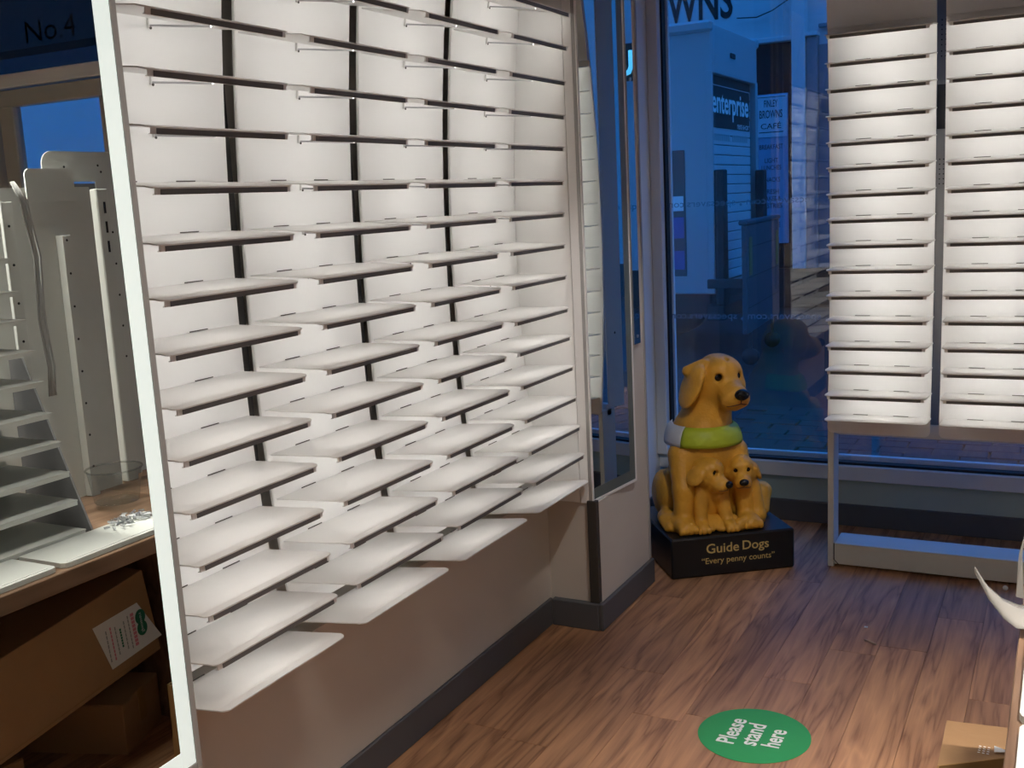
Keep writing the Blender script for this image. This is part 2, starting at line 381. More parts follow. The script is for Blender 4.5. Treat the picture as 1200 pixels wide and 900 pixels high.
# ------------------------------------------------------------------ display panels
XB = lambda z: -0.208 + 0.08*(z-0.8)**2            # curved back, z measured from 0.546 m above the floor
ROWZ = [0.013, 0.110, 0.210, 0.313, 0.420, 0.525, 0.628, 0.734, 0.839, 0.944, 1.050, 1.161, 1.264, 1.372, 1.481, 1.586]
ZF = 0.546
def panel_mb(w, z0, z1, t, dx=0.0, round_low=0.0, n=28):
    mb = MB(); f = []; zs = [z0+(z1-z0)*i/n for i in range(n+1)]
    if round_low: zs = sorted(set(zs+[z0+round_low*(1-math.cos(a*math.pi/8)) for a in range(5)]))
    vs = []
    for z in zs:
        hw = w/2
        if round_low and z < z0+round_low: hw -= round_low-math.sqrt(max(0, round_low**2-(z0+round_low-z)**2))
        x = XB(z-ZF)+dx
        vs += [(x, -hw, z), (x, hw, z), (x-t, hw, z), (x-t, -hw, z)]
    m = len(zs)
    for i in range(m-1):
        a, b = 4*i, 4*i+4
        for k in range(4): f.append((a+k, a+(k+1) % 4, b+(k+1) % 4, b+k))
    f += [(3, 2, 1, 0), tuple(range(4*m-4, 4*m))]
    return mb.add(vs, f)
def shelf_mb(w, depth=0.2, lip=True, rc=0.014, th=0.0028):
    """pressed steel shelf: flat plate, a shallow crease near the front, rounded corners, a folded front lip"""
    mb = MB(); h = w/2
    xs = [0, depth-.020, depth-rc] + [depth-rc+rc*math.sin(a*math.pi/8) for a in range(1, 5)]
    def hw(x): return h if x <= depth-rc else h-rc+math.sqrt(max(0, rc*rc-(x-(depth-rc))**2))
    vs = []; f = []
    for x in xs:
        z = 0 if x <= depth-.020+1e-6 else -(x-(depth-.020))*0.16
        vs += [(x, -hw(x), z), (x, hw(x), z), (x, hw(x), z-th), (x, -hw(x), z-th)]
    for i in range(len(xs)-1):
        a, b = 4*i, 4*i+4
        for k in range(4): f.append((a+k, a+(k+1) % 4, b+(k+1) % 4, b+k))
    f += [(3, 2, 1, 0), tuple(range(4*len(xs)-4, 4*len(xs)))]
    mb.add(vs, f)
    if lip: mb.box(depth-.0075, depth-.0035, -h+.010, h-.010, -.0170, -.0035, 0.0008).box(depth-.011, depth-.0075, -h+.010, h-.010, -.0170, -.0158)
    return mb

def build_panel(w, sw, name, label, group, loc, rotz, zlo=0.557, ztop=2.62, rows=ROWZ, depth=0.2, tilt=0.18, yoff=0.0, gain=None):
    gain = gain or LED
    t = thing(name, label, 'shelf display', loc, rotz, group)
    part('panel_body', panel_mb(w, zlo, ztop, 0.006, 0.0, 0.02), WHITE, t)
    part('face_sheet', panel_mb(w-.006, zlo+.045, ZF+rows[-1]+.035*depth/.2+.004, 0.0008, 0.0012), LIT, t)
    part('header_panel', panel_mb(w-.002, ZF+rows[-1]+.042*depth/.2+.006, ztop-.01, 0.010, 0.011, n=6), WHITE, t)
    S1 = mesh('shelf', shelf_mb(sw, depth), WHITE); S0 = mesh('shelf', shelf_mb(sw, depth, lip=False, rc=0.02 if depth > .1 else .012), WHITE)
    sh_ = depth-.2
    rod = mesh('support_rod', MB().tube([(0.008, 0, -.018), (0.170+sh_, 0, -.0165)], 0.0024, 6), CHROME)
    brk = mesh('rod_bracket', MB().box(0.0015, 0.008, -.004, .004, -.023, -.0035, .001), WHITE)
    scr = mesh('bracket_screw', MB().tube([(0.008, 0, -.0225), (0.0095, 0, -.0225)], .003, 8), SLOT)
    led = mesh('led_strip', MB().add([(.1900+sh_, -sw/2+.05, -.0145), (.1900+sh_, sw/2-.05, -.0145), (.1900+sh_, sw/2-.05, -.0045), (.1900+sh_, -sw/2+.05, -.0045)], [(0, 1, 2, 3)]), gain)
    led0 = mesh('led_strip', MB().add([(.1900+sh_, -sw/2+.10, -.0145), (.1900+sh_, sw/2-.10, -.0145), (.1900+sh_, sw/2-.10, -.0045), (.1900+sh_, -sw/2+.10, -.0045)], [(0, 1, 2, 3)]), gain)
    tks = mesh('ticket_strip', MB().box(.1966+sh_, .1985+sh_, -sw/2+.022, sw/2-.022, -.0168, -.0042, .0005), TICKET)
    slt = mesh('slot', MB().box(0.0015, 0.0032, -.028, .028, .0012, .0034), SLOT)
    for i in range(len(rows)):
        zf = rows[i]; ang = tilt*(zf-0.64)
        zb = zf + depth*math.sin(ang)
        xb = XB(zb)
        s = link('shelf', S0 if i == 0 else S1, t)
        s.location = (xb+.001, yoff, zb+ZF); s.rotation_euler = (0, ang, 0)
        if i == 0: s['label'] = 'lowest shelf, without a front lip'
        else:
            if i > 2 or yoff: link('led_strip', led, s)
            else: link('led_strip', led0, s)
            link('ticket_strip', tks, s)
        for nm, me in (('support_rod', rod), ('rod_bracket', brk), ('bracket_screw', scr)):
            if not yoff: link(nm, me, s)
        for q in (-.2*sw/.415, .2*sw/.415):
            k = link('slot', slt, s); k.location = (0, q*.42, 0)
    return t
YC = [1.909, 2.389, 2.869, 3.349]
LAB = ['tall brightly lit shelf display with empty white shelves nearest the lit mirror',
       'brightly lit shelf display with empty white shelves, second along from the lit mirror',
       'brightly lit shelf display with empty white shelves, third along from the lit mirror',
       'brightly lit shelf display with empty white shelves beside the pillar mirror']
p0 = build_panel(0.44, 0.415, 'shelf_display', LAB[0], 'display panels along the long wall', (0, YC[0]-.2085, 0), 0.0)
index_kids()
for k in (1, 2, 3):
    c = copy_tree(p0); c.location = (0, YC[k]-.2085, 0); c['label'] = LAB[k]
    if k == 3:
        for ch in [o for o in scene.objects if o.parent == c and o.name.startswith('shelf')]:
            if abs(ch.location.z-(ZF+ROWZ[6])) < .03: ch.location.z -= 0.006
POSTL = ['dark upright strip between the first and second display panels from the lit mirror',
         'dark upright strip between the second and third display panels from the lit mirror',
         'dark upright strip between the third display panel and the one by the white return board']
for k in range(3):
    t = thing('upright_strip', POSTL[k], 'upright', (-0.232, YC[k]+.0305, 0.50), 0, 'dark uprights behind the display panels')
    part('post', MB().box(-.040, 0.0, -.034, .034, 0.002, 2.12, .002), POST, t)
    if k != 1:
        part('cable', MB().tube([(.005, .018, 1.93), (.006, -.004, 1.80), (.006, -.015, 1.70)], .004, 6), GASKET, t, True)
t = thing('upright_strip', 'dark upright strip half hidden behind the lit mirror', 'upright', (-0.232, 1.475, 0.50), 0, 'dark uprights behind the display panels')
part('post', MB().box(-.036, 0.0, -.010, .010, 0.002, 2.12, .002), POST, t)
# white return board at the pillar end
t = thing('return_board', 'white side board closing the display wall beside the pillar mirror', 'panel', (-0.09, 3.35, 0.467), 0)
wpart('board', MB().box(-0.235, -0.0015, 3.3615, 3.367, 0.467, 2.655, .001), WHITE, t)
wpart('edge_strip', MB().box(0.0005, 0.032, 3.3608, 3.367, 0.467, 2.655, .001), WHITE, t)

# display stand by the window with two panels
ST = thing('display_stand', 'white steel floor stand with open base in front of the window', 'stand', (1.08, 4.34, 0))
wpart('frame_leg', MB().box(0.676, 0.700, 4.292, 4.392, 0.0, 0.575, .002), OFFWHITE, ST)
wpart('frame_leg', MB().box(1.462, 1.486, 4.292, 4.392, 0.0, 0.575, .002), OFFWHITE, ST)
wpart('base_rail', MB().box(0.7015, 1.4605, 4.293, 4.440, 0.012, 0.10, .002), OFFWHITE, ST)
wpart('rail_notch', MB().box(0.699, 0.7025, 4.2915, 4.2945, 0.03, 0.10).prism([(0, 0), (.004, 0), (.02, -.017), (.02, -.021), (.016, -.017)], (0.699, 4.2915, 0.031), (1, 0, 0), (0, 0, 1), (0, .0015, 0)), GASKET, ST)
wpart('top_rail', MB().box(0.676, 1.486, 4.33, 4.365, 0.545, 0.60, .002), OFFWHITE, ST)
wpart('side_board', MB().box(0.6765, 0.684, 4.345, 4.47, 0.577, 2.60, .002), OFFWHITE, ST)
wpart('screw', MB().tube([(0.6757, 4.41, .92), (0.677, 4.41, .92)], .006, 8), SLOT, ST)
wpart('centre_post', MB().box(1.050, 1.104, 4.345, 4.370, 0.60, 2.62, .002), POST2, ST)
hm = mesh('post_hole', MB().tube([(0, -.0006, 0), (0, .0004, 0)], .0028, 6), GASKET)
for z0, cnt in ((1.98, 2), (2.02, 4), (2.09, 2), (1.52, 6)):
    for i in range(cnt):
        for dx in (-.007, .007):
            o = link('post_hole', hm, ST); o.location = (1.079+dx-1.08, 4.3445-4.34, z0+i*.018)
wpart('shadow_gap', MB().box(1.060, 1.098, 4.3435, 4.3448, 1.72, 1.88), GASKET, ST)
ROWR = [0.101, 0.196, 0.292, 0.384, 0.482, 0.576, 0.673, 0.767, 0.862, 0.956, 1.053, 1.145, 1.24, 1.337, 1.429, 1.528]
pr_ = build_panel(0.385, 0.372, 'shelf_display', 'narrow lit shelf display on the window stand, the one at its open end', 'display panels on the window stand', (0.8675, 4.127, 0), -math.pi/2, zlo=0.562, rows=ROWR, depth=0.165, tilt=0.12, yoff=0.010, gain=LED_R)
index_kids()
c = copy_tree(pr_); c.location = (1.284, 4.127, 0); c['label'] = 'lit shelf display on the window stand, cut off by the picture edge'

# ------------------------------------------------------------------ mirrors
def lit_mirror(name, label, root_loc, ang, w, z0, z1, border, on):
    """upright mirror in the local YZ plane facing +X; hinge edge at local y=0"""
    t = thing(name, label, 'mirror', root_loc, ang)
    h = z1-z0
    part('backing', MB().box(-.026, -.003, 0.0, w, 0, h, .002), FRAME_GREY, t)
    g = .010
    b = border
    bl = b if on else 0.0
    part('glass', MB().box(-.003, -.0005, g+bl, w-g-b, g+b, h-g-b), MIRROR, t)
    fm = MB()
    for (y0, y1, a0, a1) in ((g, g+b, g, h-g), (w-g-b, w-g, g, h-g), (g+bl, w-g-b, g, g+b), (g+bl, w-g-b, h-g-b, h-g)):
        if y0 == g and y1 == g+b and not on: continue
        fm.box(-.003, 0.0, y0, y1, a0, a1, .0005)
    part('light_border', fm, FROST_ON if on else FROST_OFF, t)
    em = MB()
    for (y0, y1, a0, a1) in ((0, g, 0, h), (w-g, w, 0, h), (g, w-g, 0, g), (g, w-g, h-g, h)):
        em.box(-.003, .0015, y0, y1, a0, a1, .0006)
    part('edge_frame', em, FRAME_GREY if on else WHITE, t)
    return t
# near mirror: its plane stands 0.42 m out
lit_mirror('wall_mirror', 'tall mirror with a glowing white light border reflecting the worktop and boxes', (0.420, 0.610, 0.746), 0.0, 0.447, 0.746, 2.55, 0.027, True).rotation_euler = (0.0105, 0, 0)
lit_mirror('wall_mirror', 'tall unlit mirror on the pillar beside the shelf wall', (0.0475, 3.360, 0.470), -math.radians(6.7), 0.335, 0.470, 2.55, 0.040, False)
t = thing('mirror_strip', 'narrow dark mirror strip fixed with screws high on the pillar', 'mirror', (0.065, 3.778, 0.98))
part('strip', MB().box(-.003, .010, -.038, .030, 0, 1.64, .001), MIRROR, t)
for z in (.03, 0.97):
    part('screw', MB().tube([(.010, 0, z), (.0125, 0, z)], .006, 10), STEEL, t, label='small bright screw head')

# ------------------------------------------------------------------ floor sticker
t = thing('floor_sticker', 'round green sticker with white lettering on the wooden floor', 'sticker', (0.760, 2.812, 0.0005))
part('disc', MB().prism([(.158*math.cos(2*math.pi*k/72), .158*math.sin(2*math.pi*k/72)) for k in range(72)], (0, 0, 0), (1, 0, 0), (0, 1, 0), (0, 0, .0008)), STICK, t)
for body, x, L in (('Please', -.060, .150), ('stand', 0.0, .128), ('here', .062, .105)):
    hgt = .052 if body != 'here' else .052
    text_part('lettering', body, L, hgt, (x-.004, .0, .0011), (0, 1, 0), (-1, 0, 0), PRINT, t, bold=.02)

# ------------------------------------------------------------------ sculpting by distance field
class Field:
    def __init__(s, lo, hi, res):
        s.lo = np.array(lo, float); s.res = res
        s.n = np.ceil((np.array(hi)-s.lo)/res).astype(int)+1
        s.F = np.full(s.n, 1.0, np.float32)
    def _sub(s, lo, hi):
        a = np.clip(np.floor((np.array(lo)-s.lo)/s.res).astype(int), 0, s.n-1); b = np.clip(np.ceil((np.array(hi)-s.lo)/s.res).astype(int)+1, 1, s.n)
        sl = tuple(slice(i, j) for i, j in zip(a, b))
        g = np.meshgrid(*[s.lo[k]+s.res*np.arange(a[k], b[k]) for k in range(3)], indexing='ij')
        return sl, np.stack(g, -1)
    def _mix(s, sl, d, k, cut=False):
        b = s.F[sl]
        if cut:
            h = np.clip(.5-.5*(b+d)/k, 0, 1); s.F[sl] = b*(1-h)+(-d)*h+k*h*(1-h)
        else:
            h = np.clip(.5+.5*(b-d)/k, 0, 1); s.F[sl] = b*(1-h)+d*h-k*h*(1-h)
    def ell(s, c, r, R=None, k=.02, cut=False):
        c = np.array(c); r = np.array(r, float); m = r.max()+3*k+.02
        sl, P = s._sub(c-m, c+m); P = P-c
        if R is not None: P = P @ np.array(R)          # columns of R are the axes
        k0 = np.linalg.norm(P/r, axis=-1); k1 = np.linalg.norm(P/(r*r), axis=-1)+1e-9
        s._mix(sl, k0*(k0-1)/k1, k, cut)
    def cone(s, a, b, ra, rb, k=.02, cut=False):
        a, b = np.array(a, float), np.array(b, float); m = max(ra, rb)+3*k+.02
        sl, P = s._sub(np.minimum(a, b)-m, np.maximum(a, b)+m)
        ab = b-a; t = np.clip(((P-a) @ ab)/(ab @ ab), 0, 1)
        d = np.linalg.norm(P-(a+t[..., None]*ab), axis=-1)-(ra+(rb-ra)*t)
        s._mix(sl, d, k, cut)
    def flat(s, z):
        """cut everything under z"""
        zz = s.lo[2]+s.res*np.arange(s.n[2]); s.F = np.maximum(s.F, (z-zz)[None, None, :].astype(np.float32))
    def mesh(s):
        F = np.pad(s.F, 1, constant_values=1.0); ins = F < 0
        n = np.array(F.shape)-1
        acc = np.zeros((*n, 3)); cnt = np.zeros(n)
        off = [(i, j, k) for i in (0, 1) for j in (0, 1) for k in (0, 1)]
        V = {o: F[o[0]:o[0]+n[0], o[1]:o[1]+n[1], o[2]:o[2]+n[2]] for o in off}
        for a in off:
            for ax in range(3):
                if a[ax]: continue
                b = list(a); b[ax] = 1; b = tuple(b)
                fa, fb = V[a], V[b]; x = (fa < 0) != (fb < 0)
                t = np.where(x, fa/np.where(x, fa-fb, 1), 0)
                for k in range(3): acc[..., k] += np.where(x, a[k]+(t if k == ax else 0), 0)
                cnt += x
        act = cnt > 0; idx = -np.ones(n, int); idx[act] = np.arange(act.sum())
        cell = np.argwhere(act); v = cell+acc[act]/cnt[act][:, None]
        v = s.lo+(v-1)*s.res
        faces = []
        for ax in range(3):
            o1, o2 = [(1, 2), (2, 0), (0, 1)][ax]
            sl0 = [slice(None)]*3; sl1 = [slice(None)]*3
            sl0[ax] = slice(0, -1); sl1[ax] = slice(1, None)
            e = ins[tuple(sl0)] != ins[tuple(sl1)]
            q = np.argwhere(e); q = q[(q[:, o1] > 0) & (q[:, o2] > 0)]
            d1 = np.zeros(3, int); d1[o1] = 1; d2 = np.zeros(3, int); d2[o2] = 1
            g = lambda p: idx[p[:, 0], p[:, 1], p[:, 2]]
            ok = (q < n).all(1); q = q[ok]
            fq = np.stack([g(q-d1-d2), g(q-d2), g(q), g(q-d1)], 1)
            fl = ins[tuple(q.T)]
            fq[~fl] = fq[~fl][:, ::-1]
            faces.append(fq)
        return v, np.concatenate(faces)
def sculpt(name, fld, m, parent, smooth_it=2):
    v, f = fld.mesh()
    me = bpy.data.meshes.new(name); me.from_pydata(v.tolist(), [], f.tolist())
    bm = bmesh.new(); bm.from_mesh(me)
    for _ in range(smooth_it): bmesh.ops.smooth_vert(bm, verts=bm.verts, factor=.5, use_axis_x=True, use_axis_y=True, use_axis_z=True)
    bmesh.ops.recalc_face_normals(bm, faces=bm.faces)
    bvh = BVHTree.FromBMesh(bm)
    bm.to_mesh(me); bm.free()
    me.polygons.foreach_set('use_smooth', [True]*len(me.polygons)); me.materials.append(m)
    return link(name, me, parent), bvh
def frame(az, pitch=0.0, roll=0.0):
    """head axes: e = to the animal's left (viewer's right), f = forward, w = up; az turns the face from -Y towards +X"""
    f = Vector((math.sin(az)*math.cos(pitch), -math.cos(az)*math.cos(pitch), math.sin(pitch)))
    e = Vector((math.cos(az), math.sin(az), 0)); w = e.cross(-f) if False else f.cross(e)*-1
    w = e.cross(f); w = w if w.z > 0 else -w
    e2 = e*math.cos(roll)+w*math.sin(roll); w2 = w*math.cos(roll)-e*math.sin(roll)
    return e2, f, w2

# ------------------------------------------------------------------ charity collection dogs
BX = thing('charity_collection_box', 'black plinth with gold lettering carrying a yellow dog and two puppies, in the window corner', 'collection box', (0.137, 3.921, 0.0), math.atan2(.596, .803))
HB = 0.167
part('plinth', MB().box(0.0, 0.522, 0.0, 0.492, 0.0, HB, 0.007), BLACKBOX, BX)
text_part('lettering', 'Guide', 0.138, 0.0405, (0.2145, -.0006, 0.1165), (1, 0, 0), (0, 0, 1), GOLD, BX, bold=.012)
text_part('lettering', 'Dogs', 0.112, 0.050, (0.3545, -.0006, 0.1118), (1, 0, 0), (0, 0, 1), GOLD, BX, bold=.012)
text_part('lettering', '\u201cEvery penny counts\u201d', 0.310, 0.033, (0.280, -.0006, 0.062), (1, 0, 0), (0, 0, 1), GOLD, BX, bold=.005)
text_part('side_lettering', 'Guide Dogs', 0.20, 0.036, (-.0006, 0.16, 0.105), (0, -1, 0), (0, 0, 1), POST, BX)

def add_face(fld, c, ax, S, ear_out, ear_len, muzzle):
    e, f, w = ax; c = Vector(c); P = lambda a, b, d: tuple(c+e*a*S+f*b*S+w*d*S)
    Rm = [[e[i], f[i], w[i]] for i in range(3)]
    fld.ell(P(0, -.012, .012), (.082*S, .092*S, .078*S), Rm, .02*S)                  # skull
    fld.ell(P(0, .04, .02), (.062*S, .05*S, .058*S), Rm, .03*S)                      # brow
    fld.cone(P(0, .045, -.035), P(0, muzzle, -.050), .056*S, .043*S, .025*S)          # muzzle
    fld.cone(P(0, .04, -.070), P(0, muzzle-.015, -.082), .043*S, .026*S, .02*S)       # jaw
    for q in (-1, 1):
        fld.ell(P(q*.022, muzzle-.008, -.062), (.032*S, .040*S, .034*S), Rm, .012*S)  # flews
        fld.ell(P(q*.048, .012, -.030), (.045*S, .05*S, .05*S), Rm, .02*S)            # cheeks
        fld.ell(P(q*.037, .072, .012), (.017*S, .014*S, .017*S), Rm, .008*S, cut=True)  # eye sockets
    fld.cone(P(0, .075, .030), P(0, .050, .085), .005*S, .004*S, .012*S, cut=True)      # brow furrow
def ears(fld, c, ax, S, out, ln, k=.008, sides=(-1, 1), drop=.0, fl=.056, fs=.0):
    e, f, w = ax; c = Vector(c)
    for q in sides:
        a = math.radians(24)*q
        ev = (e*math.cos(a)+w*math.sin(a)).normalized(); wv = f.cross(ev); wv = wv if wv.z > 0 else -wv
        wv = ev.cross(f); wv = wv if wv.dot(w) > 0 else -wv
        o = c+e*q*out*S+w*(-.018-drop)*S+f*(fs-.018)*S
        R = [[ev[i], f[i], wv[i]] for i in range(3)]
        fld.ell(tuple(o), (.020*S, fl*S, ln*S), R, k*S)
        fld.ell(tuple(o+w*ln*.45*S+f*.018*S-e*q*.012*S), (.022*S, .042*S, .035*S), R, .02*S)
def face_bits(parent, bvh, c, ax, S, muzzle, nose=1.0):
    e, f, w = ax; c = Vector(c); R = Matrix((e, f, w)).transposed()
    def hit(a, d):
        o = c+e*a*S+w*d*S+f*.5
        h = bvh.ray_cast(o, -f); return h[0] if h[0] is not None else c+e*a*S+w*d*S+f*.08*S
    for q in (-1, 1):
        p = hit(q*.037, .012)
        part('eye_rim', MB().ball(p-f*.004*S, (.0205*S, .009*S, .0180*S), R, 14, 8), EYERIM, parent, True)
        part('eye', MB().ball(p+f*.001*S, (.0170*S, .011*S, .0152*S), R, 14, 8), EYE, parent, True)
    p = hit(0, -.040)
    part('nose', MB().ball(p+f*.004*S, (.028*S*nose, .020*S, .021*S*nose), R, 14, 9), EYE, parent, True)
    pts = []
    for t in np.linspace(-1, 1, 13):
        h = hit(t*.042, -.074-.010*abs(t)+.012*(1-abs(t))**2*0)
        pts.append(h+f*.0005)
    part('mouth', MB().tube(pts, .0022*S, 5), MOUTH, parent, True)
    h0, h1 = hit(0, -.062), hit(0, -.074)
    part('lip_line', MB().tube([h0+f*.0005, h1+f*.0005], .002*S, 5), MOUTH, parent, True)

# mother
F = Field((-.05, -.02, HB-.01), (.56, .52, .90), .0052)
F.cone((.225, .31, .27), (.225, .265, .50), .140, .128, .03)
F.ell((.225, .205, .44), (.128, .095, .15), None, .04)
F.ell((.225, .39, .27), (.155, .105, .115), None, .04)
F.cone((.228, .26, .54), (.262, .235, .70), .122, .088, .04)
for q, xs in ((-1, (.110, .100, .090)), (1, (.345, .355, .365))):
    F.cone((xs[0], .195, .465), (xs[1], .135, .33), .054, .044, .03)
    F.cone((xs[1], .135, .33), (xs[2], .115, .21), .044, .040, .02)
    F.ell((xs[2]-.006, .082, .195), (.046, .062, .036), None, .02)
    for d in (-.03, -.01, .012, .032):
        F.ell((xs[2]-.006+d, .036, .188), (.0125, .020, .020), None, .006)
    hx = .070 if q < 0 else .395
    F.ell((hx+.01*(q < 0), .325, .268), (.052, .105, .105), None, .02)
    F.ell((hx-.020*(1 if q < 0 else -1), .185, .200), (.044, .085, .036), None, .02)
    for d in (-.026, -.006, .014): F.ell((hx-.020*(1 if q < 0 else -1)+d, .105, .188), (.012, .018, .019), None, .006)
F.cone((.30, .47, .22), (.46, .36, .20), .035, .030, .03); F.cone((.46, .36, .20), (.492, .27, .255), .030, .040, .02); F.cone((.492, .27, .255), (.480, .22, .190), .040, .024, .015)
HC = (.292, .218, .772); HAX = frame(math.radians(7), math.radians(1))
add_face(F, HC, HAX, 1.12, 0, 0, .125)
e_, f_, w_ = HAX
def HP(a, b, d): return tuple(Vector(HC)+(e_*a+f_*b+w_*d)*1.12)
ears(F, HC, HAX, 1.12, .116, .090, k=.006, sides=(-1,), fl=.074, fs=.022)
F.cone(HP(-.066, .010, .060), HP(-.122, -.012, .034), .022, .024, .010)
F.cone(HP(.060, -.030, .050), HP(.086, -.062, -.020), .022, .022, .010)
F.cone(HP(.086, -.062, -.020), HP(.072, -.055, -.080), .022, .014, .012)
random.seed(3)
for i in range(15):
    u_ = i/14; x_ = .020+.27*u_; y_ = .115-.085*u_**.8
    F.cone((x_, y_+.05, .205), (x_+random.uniform(-.006, .006), y_-.006, .180), .022, .012, .008)
for i in range(10):
    x_ = .04+.02*i; F.cone((x_, .13-.008*i, .225+random.uniform(-.01, .02)), (x_+random.uniform(-.004, .004), .10-.008*i, .195), .003, .004, .004, cut=True)
F.flat(HB)
dog, bvh = sculpt('mother_dog', F, DOG, BX)
dog['label'] = 'large seated yellow dog looking aside'
face_bits(dog, bvh, HC, HAX, 1.12, .125)
# lime tabard round her shoulders with a pale end
def band(a0, a1, r, zlo, zhi, n=26):
    vs = []; f = []
    prof = [(0.0, 1.02), (.2, 1.035), (.5, 1.035), (.8, 1.0), (1.0, .915)]
    for i in range(n+1):
        a = a0+(a1-a0)*i/n; dr = .014*math.cos(a)**2
        for t, s in prof:
            for inn in (0, 1):
                rr = (r-(.004 if inn else 0))*(s-.12*t)
                vs.append((.226+rr*1.10*math.cos(a), .250+rr*1.05*math.sin(a), zlo-dr*0+.022*max(0, math.sin(a))+(zhi-zlo)*t))
    m = 10
    for i in range(n):
        for j in range(4):
            a, b = i*m+2*j, (i+1)*m+2*j
            f += [(a, b, b+2, a+2), (a+1, a+3, b+3, b+1)]
        a, b = i*m, (i+1)*m
        f += [(a, a+1, b+1, b), (a+8, b+8, b+9, a+9)]
    for i in (0, n):
        for j in range(4): f.append((i*m+2*j, i*m+2*j+1, i*m+2*j+3, i*m+2*j+2))
    return MB().add(vs, f)
part('tabard', band(math.radians(-142), math.radians(60), .148, .505, .584, 40), LIME, BX, True, label='lime green tabard')
part('tabard_end', band(math.radians(-205), math.radians(-142), .146, .505, .586, 18), PALE, BX, True, label='pale grey end of the tabard')
# left puppy
def puppy(c, az, pitch, roll, S, build, label):
    G = Field((.06, -.03, HB-.01), (.52, .36, .50), .0042)
    ax = frame(math.radians(az), math.radians(pitch), math.radians(roll))
    build(G)
    add_face(G, c, ax, S, 0, 0, .108)
    ears(G, c, ax, S, .098, .062, k=.012, drop=.01)
    G.flat(HB)
    o, b = sculpt('puppy', G, DOG, BX); o['label'] = label
    face_bits(o, b, c, ax, S, .108, 1.05)
def pup_a(G):
    G.cone((.205, .17, .25), (.205, .14, .35), .066, .056, .02)
    G.cone((.165, .12, .33), (.155, .085, .21), .034, .027, .015); G.cone((.250, .12, .33), (.262, .080, .21), .034, .028, .015)
    for x, y in ((.150, .060), (.266, .052)):
        G.ell((x, y, .188), (.032, .042, .027), None, .015)
        for d in (-.019, 0, .019): G.ell((x+d, y-.034, .183), (.010, .014, .015), None, .005)
    G.ell((.205, .19, .22), (.085, .07, .06), None, .02)
    G.cone((.205, .14, .34), (.200, .12, .39), .052, .048, .02)
puppy((.197, .112, .405), 38, -6, -10, .70, pup_a, 'puppy turned towards the other puppy')
def pup_b(G):
    G.cone((.372, .20, .25), (.355, .155, .35), .070, .058, .02)
    G.cone((.395, .13, .32), (.405, .095, .215), .034, .030, .015)
    G.cone((.405, .095, .205), (.305, .045, .190), .032, .027, .015)
    for d in (-.012, .006): G.ell((.285, .034+d, .185), (.018, .013, .017), None, .006)
    G.ell((.385, .20, .22), (.080, .08, .06), None, .02)
    G.cone((.355, .15, .34), (.345, .135, .39), .054, .050, .02)
puppy((.344, .128, .402), -14, -4, 3, .66, pup_b, 'puppy facing straight out')

# ------------------------------------------------------------------ worktop with display parts (its near edge shows; the rest shows in the lit mirror)
WT = thing('worktop_unit', 'low wooden worktop unit at the edge of the room, open underneath', 'counter', (1.75, 1.6, 0))
wpart('worktop', MB().box(1.455, 2.15, 0.7, 2.30, 0.660, 0.706, .002), COUNTER_W, WT)
wpart('return_top', MB().box(1.78, 2.15, 2.302, 2.80, 0.660, 0.706, .002), COUNTER_W, WT)
wpart('return_panel', MB().box(1.82, 2.13, 2.74, 2.78, 0.0, 0.660, .002), COUNTER_W, WT)
wpart('end_panel', MB().box(1.50, 2.13, 2.25, 2.285, 0.0, 0.660, .002), COUNTER_W, WT)
wpart('back_panel', MB().box(2.10, 2.13, 0.7, 2.25, 0.0, 0.660, .002), DARK, WT)
def flat_shelf(y0, y1, x0, label):
    t = thing('loose_shelf', label, 'shelf', ((x0+.1), (y0+y1)/2, 0.706), 0, 'loose white shelves laid on the worktop')
    L = (y1-y0)/2
    part('plate', MB().prism([(-.1+.0, -L+.016), (-.1+.004, -L+.005), (-.1+.016, -L), (.066, -L), (.066, L), (-.1+.016, L), (-.1+.004, L-.005), (-.1, L-.016)], (0, 0, .001), (1, 0, 0), (0, 1, 0), (0, 0, .012)), OFFWHITE, t)
    part('front_rib', MB().box(-.088, -.084, -L+.02, L-.02, .0128, .0142), WHITE, t)
    return t
flat_shelf(1.245, 1.682, 1.472, 'white shelf lying flat on the worktop, the nearer one')
flat_shelf(1.700, 2.115, 1.470, 'white shelf lying flat on the worktop under the screws')
# stacked display unit standing on the worktop
t = thing('spare_display_unit', 'spare white shelf unit standing on the worktop, seen in the lit mirror', 'display unit', (1.80, 1.62, 0.706))
wpart('back_board', MB().box(1.905, 1.925, 1.20, 1.90, 0.707, 1.645, .002), OFFWHITE, t)
for i, z in enumerate((0.722, 0.804, 0.882, 0.965, 1.043, 1.128, 1.210, 1.292, 1.366, 1.451, 1.53)):
    d = .245 - .011*i
    wpart('shelf', MB().box(1.888-d, 1.904, 1.20, 1.918-.006*i, z, z+.004, .001).box(1.888-d, 1.891-d, 1.20, 1.915-.006*i, z-.010, z), OFFWHITE, t)
mb = MB().prism([(1.640, 0.708), (1.890, 0.708), (1.890, 1.20), (1.845, 1.20)], (0, 1.935, 0), (1, 0, 0), (0, 0, 1), (0, .006, 0))
wpart('side_fin', mb, POST2, t)
wpart('hole_strip', MB().box(1.88, 1.892, 1.965, 2.00, 0.707, 1.60, .001), OFFWHITE, t)
hm = mesh('strip_hole', MB().tube([(-.0006, 0, 0), (.0006, 0, 0)], .004, 6), GASKET)
for k in range(8):
    o = link('strip_hole', hm, t); o.location = (1.8795-1.80, 1.982-1.62, 0.80-.706+k*.105)
t = thing('cable_bundle', 'bundle of grey cables hanging over the spare shelf unit, seen in the lit mirror', 'cables', (1.87, 2.05, 1.06))
